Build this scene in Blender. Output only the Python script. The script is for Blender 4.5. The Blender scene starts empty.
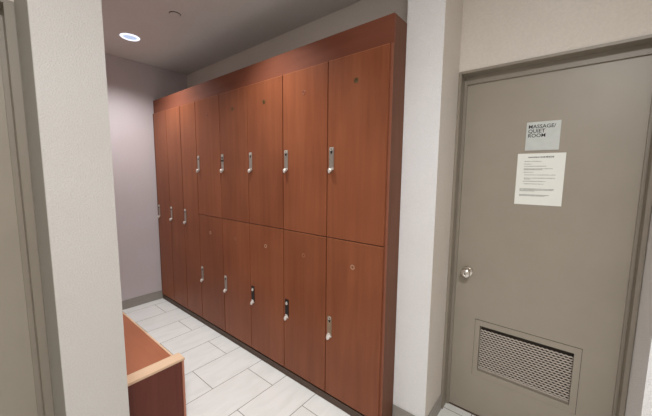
import bpy, bmesh, math, random
from mathutils import Matrix, Vector
random.seed(7)
scn = bpy.context.scene
COL = scn.collection
PI = math.pi

# ------------------------------------------------------------------ materials
def srgb(c):
    out = []
    for v in c:
        v /= 255.0
        out.append(v/12.92 if v <= 0.04045 else ((v+0.055)/1.055)**2.4)
    return (*out, 1.0)

class NT:
    def __init__(s, name):
        s.m = bpy.data.materials.new(name); s.m.use_nodes = True
        s.t = s.m.node_tree; s.b = s.t.nodes['Principled BSDF']
    def n(s, typ, **kw):
        nd = s.t.nodes.new(typ)
        for k, v in kw.items():
            if k in nd.inputs: nd.inputs[k].default_value = v
            else: setattr(nd, k, v)
        return nd
    def l(s, a, b): s.t.links.new(a, b)

def plain(name, c, rough=0.5, metal=0.0, noise=0.04, scale=30):
    k = NT(name)
    geo = k.n('ShaderNodeNewGeometry')
    nz = k.n('ShaderNodeTexNoise', Scale=scale, Detail=3.0)
    k.l(geo.outputs['Position'], nz.inputs['Vector'])
    cr = k.n('ShaderNodeValToRGB')
    a = srgb(c)
    cr.color_ramp.elements[0].position = .3; cr.color_ramp.elements[1].position = .7
    cr.color_ramp.elements[0].color = (*[v*(1-noise) for v in a[:3]], 1)
    cr.color_ramp.elements[1].color = (*[min(1, v*(1+noise)) for v in a[:3]], 1)
    k.l(nz.outputs['Fac'], cr.inputs['Fac']); k.l(cr.outputs['Color'], k.b.inputs['Base Color'])
    k.b.inputs['Roughness'].default_value = rough; k.b.inputs['Metallic'].default_value = metal
    return k.m

def plaster(name, c, bump=0.35, scale=95, rough=0.75):
    k = NT(name)
    geo = k.n('ShaderNodeNewGeometry')
    nz = k.n('ShaderNodeTexNoise', Scale=scale, Detail=2.5, Roughness=0.55)
    k.l(geo.outputs['Position'], nz.inputs['Vector'])
    big = k.n('ShaderNodeTexNoise', Scale=2.3, Detail=2.0)
    k.l(geo.outputs['Position'], big.inputs['Vector'])
    rmp = k.n('ShaderNodeValToRGB')
    rmp.color_ramp.elements[0].position = .38; rmp.color_ramp.elements[1].position = .62
    k.l(nz.outputs['Fac'], rmp.inputs['Fac'])
    bp = k.n('ShaderNodeBump', Strength=bump, Distance=0.0022)
    k.l(rmp.outputs['Color'], bp.inputs['Height']); k.l(bp.outputs['Normal'], k.b.inputs['Normal'])
    a = srgb(c)
    cr = k.n('ShaderNodeValToRGB')
    cr.color_ramp.elements[0].position = .3; cr.color_ramp.elements[1].position = .7
    cr.color_ramp.elements[0].color = (a[0]*.98, a[1]*.96, a[2]*.95, 1)
    cr.color_ramp.elements[1].color = (a[0]*1.01, a[1]*1.01, a[2]*1.02, 1)
    k.l(big.outputs['Fac'], cr.inputs['Fac'])
    mx = k.n('ShaderNodeMix', data_type='RGBA', blend_type='MULTIPLY')
    mx.inputs[0].default_value = 0.05
    k.l(cr.outputs['Color'], mx.inputs[6]); k.l(rmp.outputs['Color'], mx.inputs[7])
    k.l(mx.outputs[2], k.b.inputs['Base Color'])
    k.b.inputs['Roughness'].default_value = rough
    return k.m

def wood(name, c1, c2, rough=0.42, axis='Z', scale=1.0):
    k = NT(name)
    geo = k.n('ShaderNodeNewGeometry')
    mp = k.n('ShaderNodeMapping')
    s = [15*scale]*3; s['XYZ'.index(axis)] = .9*scale
    mp.inputs['Scale'].default_value = s
    k.l(geo.outputs['Position'], mp.inputs['Vector'])
    nz = k.n('ShaderNodeTexNoise', Scale=1.0, Detail=5.0, Roughness=0.6, Distortion=0.6)
    k.l(mp.outputs['Vector'], nz.inputs['Vector'])
    mp2 = k.n('ShaderNodeMapping')
    s = [110*scale]*3; s['XYZ'.index(axis)] = 6*scale
    mp2.inputs['Scale'].default_value = s
    k.l(geo.outputs['Position'], mp2.inputs['Vector'])
    fn = k.n('ShaderNodeTexNoise', Scale=1.0, Detail=2.0)
    k.l(mp2.outputs['Vector'], fn.inputs['Vector'])
    blot = k.n('ShaderNodeTexNoise', Scale=2.2, Detail=2.0)
    k.l(geo.outputs['Position'], blot.inputs['Vector'])
    a1 = k.n('ShaderNodeMath', operation='MULTIPLY'); a1.inputs[1].default_value = .5
    k.l(nz.outputs['Fac'], a1.inputs[0])
    a2 = k.n('ShaderNodeMath', operation='MULTIPLY_ADD'); a2.inputs[1].default_value = .1
    k.l(fn.outputs['Fac'], a2.inputs[0]); k.l(a1.outputs[0], a2.inputs[2])
    a3 = k.n('ShaderNodeMath', operation='MULTIPLY_ADD'); a3.inputs[1].default_value = .4
    k.l(blot.outputs['Fac'], a3.inputs[0]); k.l(a2.outputs[0], a3.inputs[2])
    cr = k.n('ShaderNodeValToRGB')
    cr.color_ramp.elements[0].position = .36; cr.color_ramp.elements[1].position = .64
    cr.color_ramp.elements[0].color = srgb(c1); cr.color_ramp.elements[1].color = srgb(c2)
    k.l(a3.outputs[0], cr.inputs['Fac'])
    oi = k.n('ShaderNodeObjectInfo'); mr = k.n('ShaderNodeMapRange')
    mr.inputs['To Min'].default_value = .93; mr.inputs['To Max'].default_value = 1.06
    hs = k.n('ShaderNodeHueSaturation')
    k.l(oi.outputs['Random'], mr.inputs['Value']); k.l(mr.outputs['Result'], hs.inputs['Value'])
    k.l(cr.outputs['Color'], hs.inputs['Color']); k.l(hs.outputs['Color'], k.b.inputs['Base Color'])
    k.b.inputs['Roughness'].default_value = rough
    k.b.inputs['Specular IOR Level'].default_value = .22
    return k.m

def tile(name):
    k = NT(name)
    geo = k.n('ShaderNodeNewGeometry')
    mp = k.n('ShaderNodeMapping')
    mp.inputs['Location'].default_value = (-1.295+.2925+5.85, -1.535+20*.2925, 0)
    k.l(geo.outputs['Position'], mp.inputs['Vector'])
    br = k.n('ShaderNodeTexBrick', offset=.5, offset_frequency=2)
    br.inputs['Scale'].default_value = 1
    br.inputs['Mortar Size'].default_value = .0022
    br.inputs['Mortar Smooth'].default_value = .15
    br.inputs['Brick Width'].default_value = .585
    br.inputs['Row Height'].default_value = .2925
    br.inputs['Color1'].default_value = srgb((234, 235, 233)); br.inputs['Color2'].default_value = srgb((230, 231, 229))
    br.inputs['Mortar'].default_value = srgb((120, 118, 112))
    k.l(mp.outputs['Vector'], br.inputs['Vector'])
    mp2 = k.n('ShaderNodeMapping'); mp2.inputs['Scale'].default_value = (3.0, 9.0, 1)
    k.l(geo.outputs['Position'], mp2.inputs['Vector'])
    nz = k.n('ShaderNodeTexNoise', Scale=1.6, Detail=5.0, Distortion=.8)
    k.l(mp2.outputs['Vector'], nz.inputs['Vector'])
    cr = k.n('ShaderNodeValToRGB')
    cr.color_ramp.elements[0].position = .3; cr.color_ramp.elements[1].position = .6
    cr.color_ramp.elements[0].color = srgb((246, 247, 246)); cr.color_ramp.elements[1].color = (1, 1, 1, 1)
    k.l(nz.outputs['Fac'], cr.inputs['Fac'])
    mx = k.n('ShaderNodeMix', data_type='RGBA', blend_type='MULTIPLY'); mx.inputs[0].default_value = 1
    k.l(br.outputs['Color'], mx.inputs[6]); k.l(cr.outputs['Color'], mx.inputs[7])
    k.l(mx.outputs[2], k.b.inputs['Base Color'])
    inv = k.n('ShaderNodeMath', operation='SUBTRACT'); inv.inputs[0].default_value = 1
    k.l(br.outputs['Fac'], inv.inputs[1])
    bp = k.n('ShaderNodeBump', Strength=.5, Distance=.0015)
    k.l(inv.outputs[0], bp.inputs['Height']); k.l(bp.outputs['Normal'], k.b.inputs['Normal'])
    k.b.inputs['Roughness'].default_value = .38
    return k.m

def emit(name, c, strength):
    k = NT(name)
    k.b.inputs['Base Color'].default_value = srgb(c)
    k.b.inputs['Emission Color'].default_value = srgb(c)
    k.b.inputs['Emission Strength'].default_value = strength
    return k.m

M = dict(
    wall=plaster('textured_paint_dim', (200, 197, 192), bump=.5, scale=210),  # same paint as the pier, toned down where less light falls
    pier=plaster('textured_paint_lit', (250, 250, 250), bump=.95, scale=210),  # same wall paint made whiter, stronger light put into the colour
    wall_s=plaster('grey_mauve_paint', (200, 193, 195), bump=.12),
    wall_n=plaster('grey_return_skin', (160, 156, 146), bump=.1),  # darker grey skin over the left return face
    wall_b=plaster('warm_grey_paint', (222, 216, 208), bump=.12),
    wall_r=plaster('niche_paint_shaded', (216, 209, 199), bump=.3),  # wall tone lowered beside the pier face, niche shade put into the colour
    ceil=plaster('ceiling_paint', (216, 213, 210), bump=.1),
    base=plain('grey_tile_base', (150, 145, 138), .5),
    tile=tile('white_floor_tile'),
    door=plain('taupe_door_paint', (154, 145, 131), .42, noise=.03, scale=6),
    frame=plain('taupe_frame_paint', (140, 131, 118), .45, noise=.03, scale=6),
    grille=plain('grille_metal', (176, 166, 155), .45, .2),
    dark=plain('dark_void', (18, 16, 14), .9),
    gdark=plain('grille_shadow', (58, 50, 44), .9),
    cherry_e=wood('cherry_front_edge', (138, 86, 66), (150, 96, 76)),
    cherry=wood('cherry_laminate', (122, 68, 44), (143, 85, 57)),
    cherry_h=wood('cherry_laminate_trim', (116, 66, 48), (130, 78, 59), axis='Y', rough=.6),  # cornice laminate darkened, its weaker light put into the colour
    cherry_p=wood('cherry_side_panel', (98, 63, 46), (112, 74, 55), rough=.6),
    edge=wood('cherry_edge_band', (150, 92, 64), (170, 110, 80), axis='Z'),
    kick=plain('plinth_brown', (84, 66, 54), .6),
    gap=plain('carcass_shadow', (36, 14, 12), .9),
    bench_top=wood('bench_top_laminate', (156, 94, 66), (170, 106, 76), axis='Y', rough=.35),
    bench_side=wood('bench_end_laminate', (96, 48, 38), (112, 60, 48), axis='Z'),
    bench_edge=wood('bench_maple_edge', (206, 172, 140), (230, 200, 170), axis='X', rough=.5, scale=1.6),
    bench_edge_v=wood('bench_corner_edge', (170, 112, 92), (190, 132, 110), axis='Z', rough=.5),
    steel=plain('brushed_steel', (176, 168, 160), .34, .75, noise=.06, scale=80),
    steel_d=plain('aged_steel', (160, 138, 116), .45, .6, noise=.08, scale=80),
    black=plain('black_plate', (26, 22, 22), .4),
    chrome=plain('satin_chrome', (212, 206, 198), .16, 1.0, noise=.02),
    bright=plain('pale_metal', (225, 220, 214), .3, .35, noise=.03),
    brass=plain('dark_brass', (92, 72, 40), .45, .4, noise=.15, scale=200),
    brass_r=plain('faded_brass', (128, 70, 46), .5, .1, noise=.1, scale=200),
    pale=plain('pale_badge', (178, 140, 116), .5, .1, noise=.06, scale=200),
    pale_d=plain('faded_badge', (150, 98, 74), .5, .1, noise=.06, scale=200),
    sign=plain('sign_plate_silver', (200, 204, 200), .4, .0),
    paper=plain('paper_white', (234, 235, 228), .6, noise=.015),
    ink=plain('black_ink', (34, 32, 32), .6),
    ink2=plain('grey_print', (118, 116, 112), .6),
    ink3=plain('dark_grey_print', (84, 82, 80), .6),
    wtrim=plain('white_metal_trim', (228, 230, 232), .35),
    refl=plain('reflector', (170, 185, 215), .3, .3),
    lamp=emit('lamp_glow', (176, 194, 226), .9),
    ring=plain('ring_shadow_metal', (92, 78, 72), .5, .3),
)

# ------------------------------------------------------------------ mesh helpers
def box(bm, x0, x1, y0, y1, z0, z1, bev=0.0):
    t = bmesh.new()
    bmesh.ops.create_cube(t, size=1)
    for v in t.verts:
        v.co = Vector(((x0+x1)/2+v.co.x*abs(x1-x0), (y0+y1)/2+v.co.y*abs(y1-y0), (z0+z1)/2+v.co.z*abs(z1-z0)))
    if bev:
        bmesh.ops.bevel(t, geom=t.edges[:], offset=bev, segments=2, affect='EDGES')
    merge(bm, t)
def merge(bm, t, mat=None):
    if mat: bmesh.ops.transform(t, matrix=mat, verts=t.verts)
    me = bpy.data.meshes.new('t'); t.to_mesh(me); t.free(); bm.from_mesh(me); bpy.data.meshes.remove(me)
def rotmat(axis):
    # maps local +Z to the world axis
    return Vector((0, 0, 1)).rotation_difference(Vector(axis)).to_matrix().to_4x4()
def lathe(bm, prof, origin, axis, seg=28):
    """revolve (r, h) profile about axis through origin"""
    t = bmesh.new(); rings = []
    for r, h in prof:
        if r < 1e-6: rings.append([t.verts.new((0, 0, h))])
        else: rings.append([t.verts.new((r*math.cos(2*PI*i/seg), r*math.sin(2*PI*i/seg), h)) for i in range(seg)])
    for a, b in zip(rings, rings[1:]):
        for i in range(seg):
            j = (i+1) % seg
            if len(a) == 1 and len(b) == 1: continue
            if len(a) == 1: t.faces.new((a[0], b[j], b[i]))
            elif len(b) == 1: t.faces.new((a[i], a[j], b[0]))
            else: t.faces.new((a[i], a[j], b[j], b[i]))
    bmesh.ops.recalc_face_normals(t, faces=t.faces)
    merge(bm, t, Matrix.Translation(origin) @ rotmat(axis))
def bar(bm, p, q, w, h):
    p, q = Vector(p), Vector(q); d = q-p
    t = bmesh.new(); bmesh.ops.create_cube(t, size=1)
    bmesh.ops.scale(t, vec=(w, h, d.length), verts=t.verts)
    merge(bm, t, Matrix.Translation((p+q)/2) @ rotmat(d.normalized()))
def obj(name, bm, mat, parent=None, smooth=False, origin=None):
    me = bpy.data.meshes.new(name)
    if origin is not None:
        bmesh.ops.translate(bm, vec=-Vector(origin), verts=bm.verts)
    bm.to_mesh(me); bm.free()
    me.materials.append(mat)
    if smooth:
        me.polygons.foreach_set('use_smooth', [True]*len(me.polygons))
        me.set_sharp_from_angle(angle=math.radians(38))
    o = bpy.data.objects.new(name, me); COL.objects.link(o)
    if origin is not None: o.location = origin
    if parent: o.parent = parent
    return o
def B(): return bmesh.new()
def boxobj(name, dims, mat, parent=None, bev=0.0, origin=None):
    bm = B(); box(bm, *dims, bev=bev); return obj(name, bm, mat, parent, smooth=bev > 0, origin=origin)
def tag(o, label, cat, group=None):
    o['label'] = label; o['category'] = cat
    if group: o['group'] = group
    return o
def thing(name, loc, label, cat, group=None):
    o = bpy.data.objects.new(name, None); COL.objects.link(o); o.location = loc
    o.empty_display_size = .1
    return tag(o, label, cat, group)
def struct(name, bm, mat):
    o = obj(name, bm, mat); o['kind'] = 'structure'; return o

# ------------------------------------------------------------------ plan (metres; camera stands at 0,0,1.5)
A  = 1.42      # locker door face
XF = 1.440     # carcass, end panel and cornice face
BX = 1.580     # face of the wall pier beside the lockers
C  = 1.941     # face of the massage-room door slab
CW = 1.860     # wall plane around that door
D  = 1.843     # wall above and behind the lockers
YB = 3.715     # end wall of the locker room
H  = 2.70
YP = 0.739     # alcove edge beside the lockers
YR = 0.540     # far return of the right niche
YR2 = -0.282   # near return of the right niche
PX0, PX1, PY = 0.167, 0.353, 1.295
WY = 1.635     # left door wall
XL, YN = -1.25, -1.45   # rest of the vestibule behind the camera

bm = B(); box(bm, XL-.12, 2.3, YN-.12, YB+.12, -.1, 0); struct('floor', bm, M['tile'])
bm = B(); box(bm, XL-.12, 2.3, YN-.12, YB+.12, H, H+.1); struct('ceiling', bm, M['ceil'])
# end wall of the locker room
bm = B(); box(bm, PX1, 2.3, YB, YB+.12, 0, H); struct('wall_far', bm, M['wall_s'])
# wall behind lockers
bm = B(); box(bm, D, D+.1, YP, YB, 0, H); struct('wall_behind_lockers', bm, M['wall_b'])
# pier between the lockers and the niche
bm = B(); box(bm, BX, C+.15, YR, YP, 0, H)
struct('wall_pier', bm, M['pier'])
bm = B(); box(bm, BX+.0005, CW-.001, YR-.0012, YR, 0, H); struct('wall_niche_return', bm, M['wall_r'])
# door wall above the frame
bm = B()
box(bm, CW, C+.12, YR2, YR, 2.081+.014, H)
struct('wall_right', bm, M['wall_r'])
bm = B(); box(bm, BX, C+.15, YN, YR2-.0005, 0, H); struct('wall_right_near', bm, M['pier'])
# left pier + long wall of the locker room
bm = B(); box(bm, PX0, PX1, PY, YB, 0, H); struct('wall_left', bm, M['wall'])
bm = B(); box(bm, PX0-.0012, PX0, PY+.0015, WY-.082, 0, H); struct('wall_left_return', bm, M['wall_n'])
# left niche: wall above door, return, near wall
LX0 = -0.68
bm = B(); box(bm, LX0, PX0, WY-.075, WY+.12, 2.095, H); struct('wall_left_niche', bm, M['wall_r'])
bm = B(); box(bm, XL, LX0, PY, WY+.12, 0, H); struct('wall_left_near', bm, M['wall'])
bm = B(); box(bm, XL-.12, XL, YN, WY+.12, 0, H); struct('wall_side', bm, M['wall'])
bm = B(); box(bm, XL-.12, 2.3, YN-.12, YN, 0, H); struct('wall_back', bm, M['wall'])

# baseboards
def base(name, *dims):
    bm = B(); box(bm, *dims, bev=.002); struct(name, bm, M['base'])
base('baseboard_far', PX1, A+.02, YB-.010, YB, 0, .1)
base('baseboard_pier', BX-.010, BX, YR, YP-.002, 0, .1)
base('baseboard_niche', BX-.010, CW-.008, YR-.010, YR, 0, .1)
base('baseboard_right_near', BX-.010, BX, YN, YR2, 0, .1)
base('baseboard_niche_near', BX-.010, CW-.008, YR2, YR2+.010, 0, .1)
base('baseboard_left_pier', PX0, PX1+.010, PY-.010, PY, 0, .1)
base('baseboard_left', PX1, PX1+.010, PY, YB-.012, 0, .1)

# ------------------------------------------------------------------ right door
def frame_x(xw, xd, y0, y1, oy0, oy1, oz, lip, dy0, dy1, dz):
    """hollow metal frame facing -X: casing face at xw over y0..y1, reveal back to xd, stop round the slab"""
    bm = B(); z1 = oz+lip; p = xw-.005; bk = xd+.10
    box(bm, p, bk, oy1, y1-.001, 0, z1, bev=.002)
    box(bm, p, bk, y0+.001, oy0, 0, z1, bev=.002)
    box(bm, p, bk, oy0, oy1, oz, z1)
    s = xd-.013
    box(bm, s, xd-.001, dy1, oy1, 0, oz)
    box(bm, s, xd-.001, oy0, dy0, 0, oz)
    box(bm, s, xd-.001, dy0, dy1, dz, oz)
    return bm
DY0, DY1, DZ = -.252, .508, 2.036
struct('trim_1', frame_x(CW, C, YR2, YR, -.2636, .5227, 2.081, .013, DY0+.001, DY1, DZ), M['frame'])
# door slab with a cut-out for the grille
gy0, gy1, gz0, gz1 = -.089, .356, .304, .594
bm = B()
dy0, dy1, dz0, dz1 = DY0-.006, DY1+.006, .008, DZ+.012
for a in ((dy0, gy0, dz0, dz1), (gy1, dy1, dz0, dz1), (gy0, gy1, dz0, gz0), (gy0, gy1, gz1, dz1)):
    box(bm, C, C+.044, a[0], a[1], a[2], a[3])
bmesh.ops.remove_doubles(bm, verts=bm.verts, dist=1e-5)
door = struct('door_1', bm, M['door'])
door['label'] = 'taupe painted door with a vent grille, a notice and a round knob'
bm = B(); fy0, fy1, fz0, fz1 = -.117, .382, .266, .627
for a in ((fy0, gy0, fz0, fz1), (gy1, fy1, fz0, fz1), (gy0, gy1, fz0, gz0), (gy0, gy1, gz1, fz1)):
    box(bm, C-.0035, C, a[0], a[1], a[2], a[3])
bmesh.ops.remove_doubles(bm, verts=bm.verts, dist=1e-5)
obj('vent_frame', bm, M['door'], door)
# thin dark strip painted as a shadow line round the vent frame
bm = B()
for a in ((fy0-.002, fy0, fz0, fz1), (fy1, fy1+.002, fz0, fz1), (fy0-.002, fy1+.002, fz0-.002, fz0), (fy0-.002, fy1+.002, fz1, fz1+.002)):
    box(bm, C-.0008, C, *a)
obj('vent_shadow_line', bm, M['gdark'], door)
# expanded-metal grille, real zig-zag strands
bm = B(); px, pz = .0205, .0140; nx = int((gy1-gy0)/(px/2))+1; nz_ = int((gz1-.028-gz0)/pz)  # mesh stops below the top, bare dark backing imitates the recess shadow
th = .0068
for r in range(nz_+1):
    zc = gz0+r*pz
    prev = None
    for i in range(nx+1):
        y = gy0+i*px/2
        if y > gy1: y = gy1
        z = zc+((pz*.15) if (i+r) % 2 else -(pz*.15))
        z = max(gz0+th/2, z)
        a, b = bm.verts.new((C+.0235, y, z-th/2)), bm.verts.new((C+.0265, y, z+th/2))
        if prev: bm.faces.new((prev[0], a, b, prev[1]))
        prev = (a, b)
obj('vent_mesh', bm, M['grille'], door)
boxobj('vent_backing', (C+.036, C+.043, gy0, gy1, gz0, gz1), M['gdark'], door)
# knob
k = .446, .918
bm = B(); lathe(bm, [(0, 0), (.031, 0), (.033, .003), (.030, .009), (.015, .012), (.0125, .028), (.017, .034), (.0265, .043), (.0285, .054), (.0255, .064), (.017, .070), (.0100, .0715), (.0095, .069), (0, .069)], (C, k[0], k[1]), (-1, 0, 0), 40)
kn = obj('door_knob', bm, M['chrome'], door, smooth=True); kn['label'] = 'round satin chrome knob'
bm = B(); box(bm, C-.0718, C-.0685, k[0]-.0012, k[0]+.0012, k[1]-.005, k[1]+.005); obj('keyhole', bm, M['black'], kn)
bm = B(); box(bm, C-.006, C+.05, DY0+.002, DY1, 0, .005, bev=.001); struct('trim_threshold', bm, M['kick'])
# unseen dark sheet added behind the slab so no light leaks round it
bm = B(); box(bm, C+.05, C+.09, -.262, .521, 0, 2.08); struct('door_light_stop', bm, M['gdark'])

# sign and notice on the door
def text_mesh(body, size, x, y, z, mat, name, parent, bold=.0, sx=1.0):
    cu = bpy.data.curves.new('txt', 'FONT'); cu.body = body; cu.size = size; cu.extrude = .0002
    cu.offset = bold; cu.space_line = .95; cu.resolution_u = 3
    t = bpy.data.objects.new('txt', cu); COL.objects.link(t)
    bpy.context.view_layer.update()
    me = bpy.data.meshes.new_from_object(t.evaluated_get(bpy.context.evaluated_depsgraph_get()))
    bpy.data.objects.remove(t)
    # text x -> -Y, text y -> Z, text z -> -X
    for v in me.vertices:
        a, b, c = v.co
        v.co = (x-c, y-a*sx, z+b)
    me.flip_normals() if False else None
    me.name = name; me.materials.clear(); me.materials.append(mat)
    o = bpy.data.objects.new(name, me); COL.objects.link(o)
    if parent: o.parent = parent
    return o
sg = tag(boxobj('door_sign', (C-.004, C-.0002, .054, .199, 1.642, 1.790), M['sign'], bev=.0008),
         'square silver MASSAGE/QUIET ROOM sign on the taupe door above the notice', 'sign')
for i, w in enumerate(('MASSAGE/', 'QUIET', 'ROOM')):
    text_mesh(w, .0262, C-.0043, .191, 1.757-i*.0232, M['ink'], 'lettering', sg, bold=.00035, sx=.98)
nt = tag(boxobj('paper_notice', (C-.0012, C-.0002, .0225, .2290, 1.3525, 1.6265), M['paper']),
         'white printed letter-size paper notice taped below the silver door sign', 'notice')
# print: rows of word-sized marks (too small to read in the photo)
def words(bm, ytop, z, length, h, ind=0.0, jitter=.25):
    y = ytop-ind; end = y-length
    while y > end:
        w = random.uniform(.004, .011); w = min(w, y-end)
        x = C-.0014
        # each word is a run of small letter strokes
        yy = y
        while yy > y-w+.0009:
            hh = h*random.uniform(.62, 1.0)
            box(bm, x, x+.0002, yy-.0013, yy, z, z+hh*1.15); yy -= .0016
        y -= w+.0022
bm = B(); words(bm, .180, 1.603, .050, .0066); words(bm, .126, 1.603, .056, .0078); obj('heading_print', bm, M['ink'], nt)
bm = B()
T = .196
for z, L, ind in ((1.583, .074, 0), (1.569, .034, 0), (1.557, .098, 0), (1.5435, .126, 0), (1.5385, .080, 0), (1.5255, .044, 0), (1.511, .136, .004),
                  (1.494, .134, .004), (1.489, .030, .004), (1.477, .100, 0), (1.463, .088, .004)):
    words(bm, T, z, L, .0034, ind)
obj('list_print', bm, M['ink2'], nt)
bm = B()
for z, L, ind in ((1.436, .150, -.012), (1.4305, .148, -.012), (1.425, .066, -.012), (1.404, .130, -.012), (1.399, .112, -.012)):
    words(bm, T, z, L, .0036, ind)
obj('paragraph_print', bm, M['ink3'], nt)

# ------------------------------------------------------------------ left door (mirror niche)
def to_left(bm):
    for v in bm.verts:   # (x, y, z) of a -X facing wall -> -Y facing wall
        x, y, z = v.co
        v.co = (y, x, z)
    bmesh.ops.reverse_faces(bm, faces=bm.faces[:])
    return bm
bm = to_left(frame_x(WY-.075, WY, LX0, PX0, LX0+.028, .139, 2.081, .013, LX0+.044, .124, 2.036)); struct('trim_3', bm, M['frame'])
bm = B(); box(bm, LX0+.031, .137, WY+.0, WY+.044, .008, 2.06); d2 = struct('door_2', bm, M['door'])
d2['label'] = 'taupe painted door at the far left edge of the photo'
bm = B(); lathe(bm, [(0, 0), (.031, 0), (.033, .003), (.030, .009), (.015, .012), (.0125, .028), (.017, .034), (.0265, .043), (.0285, .054), (.0255, .064), (.017, .070), (0, .071)], (LX0+.10, WY, .916), (0, -1, 0), 32)
obj('door_knob', bm, M['chrome'], d2, smooth=True)
bm = B(); box(bm, LX0+.03, .137, WY+.05, WY+.09, 0, 2.08); struct('left_door_light_stop', bm, M['gdark'])  # unseen dark sheet added behind the left slab against light leaks

# ------------------------------------------------------------------ lockers
ZD0, ZM, ZT = .066, 1.115, 2.168
CT = 2.301
def lock(door, y, ztop, kind, z_len=.150):
    """plate with lock hole above a turn latch, on the hinge-free (far) edge. y = plate centre"""
    x = A
    w = .018
    pm = {'steel': M['steel'], 'black': M['black'], 'aged': M['steel_d'], 'band': M['steel']}[kind]
    bm = B(); box(bm, x-.004, x, y-w, y+w, ztop-z_len+.018, ztop, bev=.0015)
    obj('lock_plate', bm, pm, door, smooth=True)
    # oval opening / cylinder
    bm = B()
    t = bmesh.new(); bmesh.ops.create_cone(t, cap_ends=True, segments=20, radius1=.0068, radius2=.0068, depth=.0012)
    bmesh.ops.scale(t, vec=(1.9, 1, 1), verts=t.verts)   # local x -> z
    merge(bm, t, Matrix.Translation((x-.0043, y, ztop-.028)) @ Matrix.Rotation(PI/2, 4, 'Y'))
    o = obj('key_slot', bm, M['dark'] if kind != 'black' else M['bright'], door)
    bm = B(); lathe(bm, [(.0085, 0), (.0105, 0), (.0105, .004), (.0085, .004), (.0085, 0)], (x-.004, y, ztop-(.012 if kind != 'black' else .030)), (-1, 0, 0), 20)
    obj('cylinder_ring', bm, M['bright'], door, smooth=True)
    if kind == 'band':
        bm = B(); box(bm, x-.0052, x-.0035, y-w, y+w, ztop-.062, ztop-.046); obj('dark_band', bm, M['black'], door)
    # turn latch: staple, knob and hasp loop at the foot of the plate
    zl = ztop-z_len+.012
    bm = B()
    lathe(bm, [(0, 0), (.008, 0), (.008, .010), (.0115, .012), (.012, .020), (.009, .023), (0, .0235)], (x-.002, y, zl), (-1, 0, 0), 18)
    box(bm, x-.013, x-.004, y-.021, y+.018, zl+.002, zl+.012, bev=.002)
    lathe(bm, [(0, -.006), (.007, -.005), (.008, 0), (.007, .005), (0, .006)], (x-.014, y+.006, zl-.011), (0, 1, 0), 14)
    bar(bm, (x-.012, y-.004, zl+.002), (x-.014, y+.006, zl-.011), .006, .006)
    bar(bm, (x-.012, y+.004, zl+.010), (x-.014, y-.023, zl+.014), .007, .006)
    if kind in ('black', 'aged'):
        box(bm, x-.012, x-.003, y-.011, y+.011, zl+.002, zl+.026, bev=.003)
    obj('latch', bm, M['bright'], door, smooth=True)

def badge(door, y, z, kind):
    bm = B()
    if kind in ('brass', 'faded'):
        lathe(bm, [(0, 0), (.0145, 0), (.0150, .0012), (.0132, .0022), (.0120, .0016), (0, .0018)], (A-.0002, y, z), (-1, 0, 0), 24)
        obj('number_disc', bm, M['brass'] if kind == 'brass' else M['brass_r'], door, smooth=True)
    else:
        lathe(bm, [(.0085, 0), (.0150, 0), (.0150, .0012), (.0085, .0012), (.0085, 0)], (A-.0002, y, z), (-1, 0, 0), 24)
        o = obj('number_disc', bm, M['pale'] if kind == 'ring' else M['pale_d'], door, smooth=True)
        bm = B(); box(bm, A-.0012, A-.0002, y-.0022, y+.0022, z-.0035, z+.0035); obj('number_mark', bm, M['pale'], door) if False else bm.free()

def locker(y0, y1, tiers, label, group):
    g = .0030
    yc = (y0+y1)/2
    t = thing('locker_cabinet' if len(tiers) == 2 else 'tall_locker', (0, 0, 0), label, 'locker', group)
    bm = B()
    x0, x1 = XF, D-.004; ya = max(y0, .7585)
    box(bm, x0, x1, ya+.0006, ya+.016, .05, 2.17)
    box(bm, x0, x1, y1-.016, y1-.0006, .05, 2.17)
    box(bm, x0, x1, ya+.016, y1-.016, .05, .066)
    box(bm, x0, x1, ya+.016, y1-.016, 2.154, 2.17)
    box(bm, x1-.008, x1, ya+.016, y1-.016, .066, 2.154)
    if len(tiers) == 2: box(bm, x0, x1-.008, ya+.016, y1-.016, ZM-.008, ZM+.008)
    obj('carcass', bm, M['gap'], t)
    for (z0, z1, ztop, kind, bz, bk) in tiers:
        d = boxobj('door', (A, A+.019, y0+g, y1-g, z0+g, z1-g), M['cherry'], t, bev=.0012)
        # pale edge banding shows as a fine line along the top of the door
        bm = B(); box(bm, A-.0004, A+.0184, y0+g+.001, y1-g-.001, z1-g-.0022, z1-g+.0003); obj('edge_band', bm, M['edge'], d)
        lock(d, y1-.034, ztop, kind)
        if bz: badge(d, yc, bz, bk)
    return t
ys = [.751, 1.152, 1.547, 1.943, 2.333, 2.737]
up = ['steel', 'steel', 'steel', 'band', 'steel']
lo = ['aged', 'black', 'black', 'steel', 'steel']
ub = ['brass', 'faded', 'brass', 'brass', 'faded']
lb = ['ring', 'dim', 'ring', 'dim', 'ring']
lab = ['two-door cherry locker nearest the wall pier, brass disc above, tarnished lock plate below',
       'two-door cherry locker second from the wall pier, black lock plate on its lower door',
       'middle two-door cherry locker, third from the wall pier, black lower lock plate',
       'two-door cherry locker fourth from the wall pier, upper lock plate crossed by a dark band',
       'two-door cherry locker farthest from the pier, directly beside the tall single-door lockers']
for i in range(5):
    locker(ys[i], ys[i+1], [(ZD0, ZM, .607, lo[i], .962, lb[i]), (ZM, ZT, 1.668, up[i], 2.021, ub[i])], lab[i], 'two-door lockers in a row')
yt = [2.737, 3.043, 3.358, 3.672]
lab = ['tall single-door cherry locker next to the two-door lockers',
       'middle one of the three tall single-door cherry lockers',
       'tall single-door cherry locker in the corner at the far wall']
for i in range(3):
    locker(yt[i], yt[i+1], [(ZD0, ZT, 1.145, 'steel', None, None)], lab[i], 'tall lockers at the far end')
tag(boxobj('filler_strip', (XF-.010, XF+.010, 3.674, YB-.001, .05, 2.17), M['cherry_p']), 'narrow cherry filler strip between the last tall locker and the far wall', 'filler strip')
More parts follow.
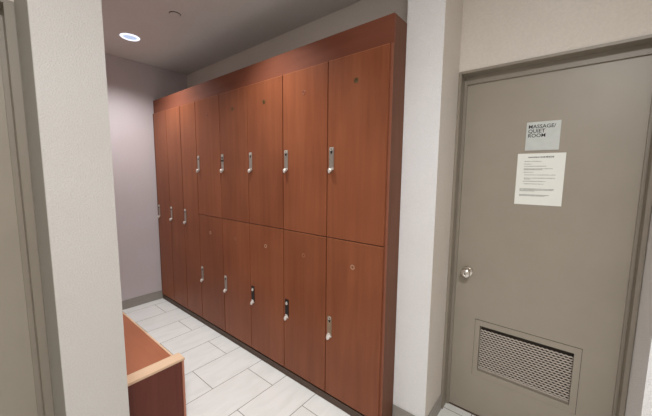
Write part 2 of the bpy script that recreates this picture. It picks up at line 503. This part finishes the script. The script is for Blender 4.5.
# plinth
tag(boxobj('plinth', (A+.010, XF-.001, .745, YB-.012, .001, .0495), M['kick'], bev=.001), 'long dark brown plinth under the row of lockers', 'plinth')
# end panel with pale front edge
ep = thing('end_panel', (XF, .740, 0), 'narrow cherry end panel closing the locker row beside the wall pier', 'end panel')
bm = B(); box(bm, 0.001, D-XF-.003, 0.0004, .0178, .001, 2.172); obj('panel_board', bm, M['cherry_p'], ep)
bm = B(); box(bm, 0, .001, 0.0004, .0178, .001, 2.172); obj('edge_strip', bm, M['cherry_e'], ep)
co = thing('cornice', (XF, .740, 2.1725), 'long cherry cornice board running along the top of the lockers', 'cornice')
bm = B(); box(bm, -.002, .016, 0, 3.705-.740, 0, .1415, bev=.001); obj('front_board', bm, M['cherry_h'], co, smooth=True)
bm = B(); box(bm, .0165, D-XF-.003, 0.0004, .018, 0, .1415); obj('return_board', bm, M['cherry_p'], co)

# ------------------------------------------------------------------ bench
bx0, bx1, by0, by1, bz = PX1+.012, .733, 1.634, 3.05, .45
bn = thing('bench', ((bx0+bx1)/2, (by0+by1)/2, 0), 'low orange-topped wooden bench with pale end edge behind the left pier', 'bench')
def bpart(name, dims, mat, bev=.0015):
    cx, cy = bn.location.x, bn.location.y
    x0, x1, y0, y1, z0, z1 = dims
    return boxobj(name, (x0-cx, x1-cx, y0-cy, y1-cy, z0, z1), mat, bn, bev=bev)
bpart('seat_top', (bx0, .6915, by0+.081, by1, bz-.024, bz-.003), M['bench_top'])
bpart('long_edge', (.692, .703, by0+.081, by1, bz-.030, bz-.002), M['bench_edge'])
bpart('end_cap', (bx0, bx1, by0, by0+.0795, bz-.014, bz), M['bench_edge'], .002)
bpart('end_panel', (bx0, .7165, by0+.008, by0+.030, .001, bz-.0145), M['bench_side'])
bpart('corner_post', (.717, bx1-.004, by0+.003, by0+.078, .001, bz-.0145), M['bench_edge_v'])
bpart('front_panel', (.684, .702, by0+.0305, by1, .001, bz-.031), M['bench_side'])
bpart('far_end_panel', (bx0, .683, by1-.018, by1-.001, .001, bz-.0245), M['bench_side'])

# ------------------------------------------------------------------ ceiling fixtures
def downlight(x, y, label):
    t = thing('downlight', (x, y, H), label, 'ceiling light', 'recessed round ceiling lights')
    bm = B(); lathe(bm, [(.055, -.001), (.057, -.007), (.070, -.006), (.076, -.0005), (.055, -.0003)], (0, 0, 0), (0, 0, 1), 40)
    obj('trim_ring', bm, M['wlit'], t, smooth=True)
    bm = B(); lathe(bm, [(.056, -.002), (.050, -.0015), (.042, -.0012), (0, -.0012)], (0, 0, 0), (0, 0, 1), 40)
    obj('lens', bm, M['lamp'], t, smooth=True)
    return t
M['wlit'] = emit('glowing_trim', (235, 240, 255), 1.2)  # trim ring given its own glow so it reads as lit
downlight(1.045, 3.112, 'lit round ceiling light nearer the far wall, seen above the left pier')
downlight(1.045, 1.62, 'round recessed ceiling light over the near lockers')
sp = thing('sprinkler_cover', (1.120, 2.405, H), 'small round sprinkler cover on the ceiling above the lockers', 'sprinkler')
bm = B(); lathe(bm, [(0, -.008), (.036, -.008), (.038, -.007), (.038, -.005), (0, -.005)], (0, 0, 0), (0, 0, 1), 32); obj('cover_disc', bm, M['ceil'], sp, smooth=True)
bm = B(); lathe(bm, [(0, -.0048), (.036, -.0048), (.040, -.003), (.042, -.0003), (0, -.0003)], (0, 0, 0), (0, 0, 1), 32); obj('shadow_ring', bm, M['ring'], sp, smooth=True)

# ------------------------------------------------------------------ lamps
def area(name, loc, power, size, color=(1, 1, 1), rot=(0, 0, 0), shape='DISK', spread=PI):
    l = bpy.data.lights.new(name, 'AREA'); l.energy = power; l.size = size; l.shape = shape; l.color = color; l.spread = spread
    o = bpy.data.objects.new(name, l); COL.objects.link(o); o.location = loc; o.rotation_euler = rot
    return o
def spot(name, loc, power, ang, color):
    l = bpy.data.lights.new(name, 'SPOT'); l.energy = power; l.spot_size = math.radians(ang); l.spot_blend = 1.0
    l.shadow_soft_size = .05; l.color = color
    o = bpy.data.objects.new(name, l); COL.objects.link(o); o.location = loc
spot('downlight_lamp_far', (1.045, 3.112, H-.012), 104, 136, (1, .985, .985))
spot('downlight_lamp_near', (1.045, 1.62, H-.012), 92, 116, (1, .985, .96))
area('vestibule_lamp', (-.2, -.30, H-.02), 52, .45, (1, .992, .985))
w = bpy.data.worlds.new('world'); scn.world = w; w.use_nodes = True
w.node_tree.nodes['Background'].inputs[0].default_value = (.5, .48, .46, 1)
w.node_tree.nodes['Background'].inputs[1].default_value = .2

# ------------------------------------------------------------------ camera
R = [[0.6328255470995293, -0.07873582802313077, 0.7702807946458383], [-0.7742321430177987, -0.076961446455625, 0.6282050012003179], [0.00981968052456358, -0.993920319747926, -0.10966298424797248]]
cam = bpy.data.cameras.new('camera'); co_ = bpy.data.objects.new('camera', cam); COL.objects.link(co_)
cam.sensor_fit = 'HORIZONTAL'; cam.sensor_width = 36; cam.lens = 36*296.63/652; cam.clip_start = .02
m = Matrix(((R[0][0], -R[0][1], -R[0][2], 0), (R[1][0], -R[1][1], -R[1][2], 0), (R[2][0], -R[2][1], -R[2][2], 1.5), (0, 0, 0, 1)))
co_.matrix_world = m
scn.camera = co_
scn.view_settings.view_transform = 'Standard'
scn.view_settings.look = 'None'
scn.view_settings.exposure = 0.0
scn.cycles.max_bounces = 10
scn.cycles.diffuse_bounces = 6
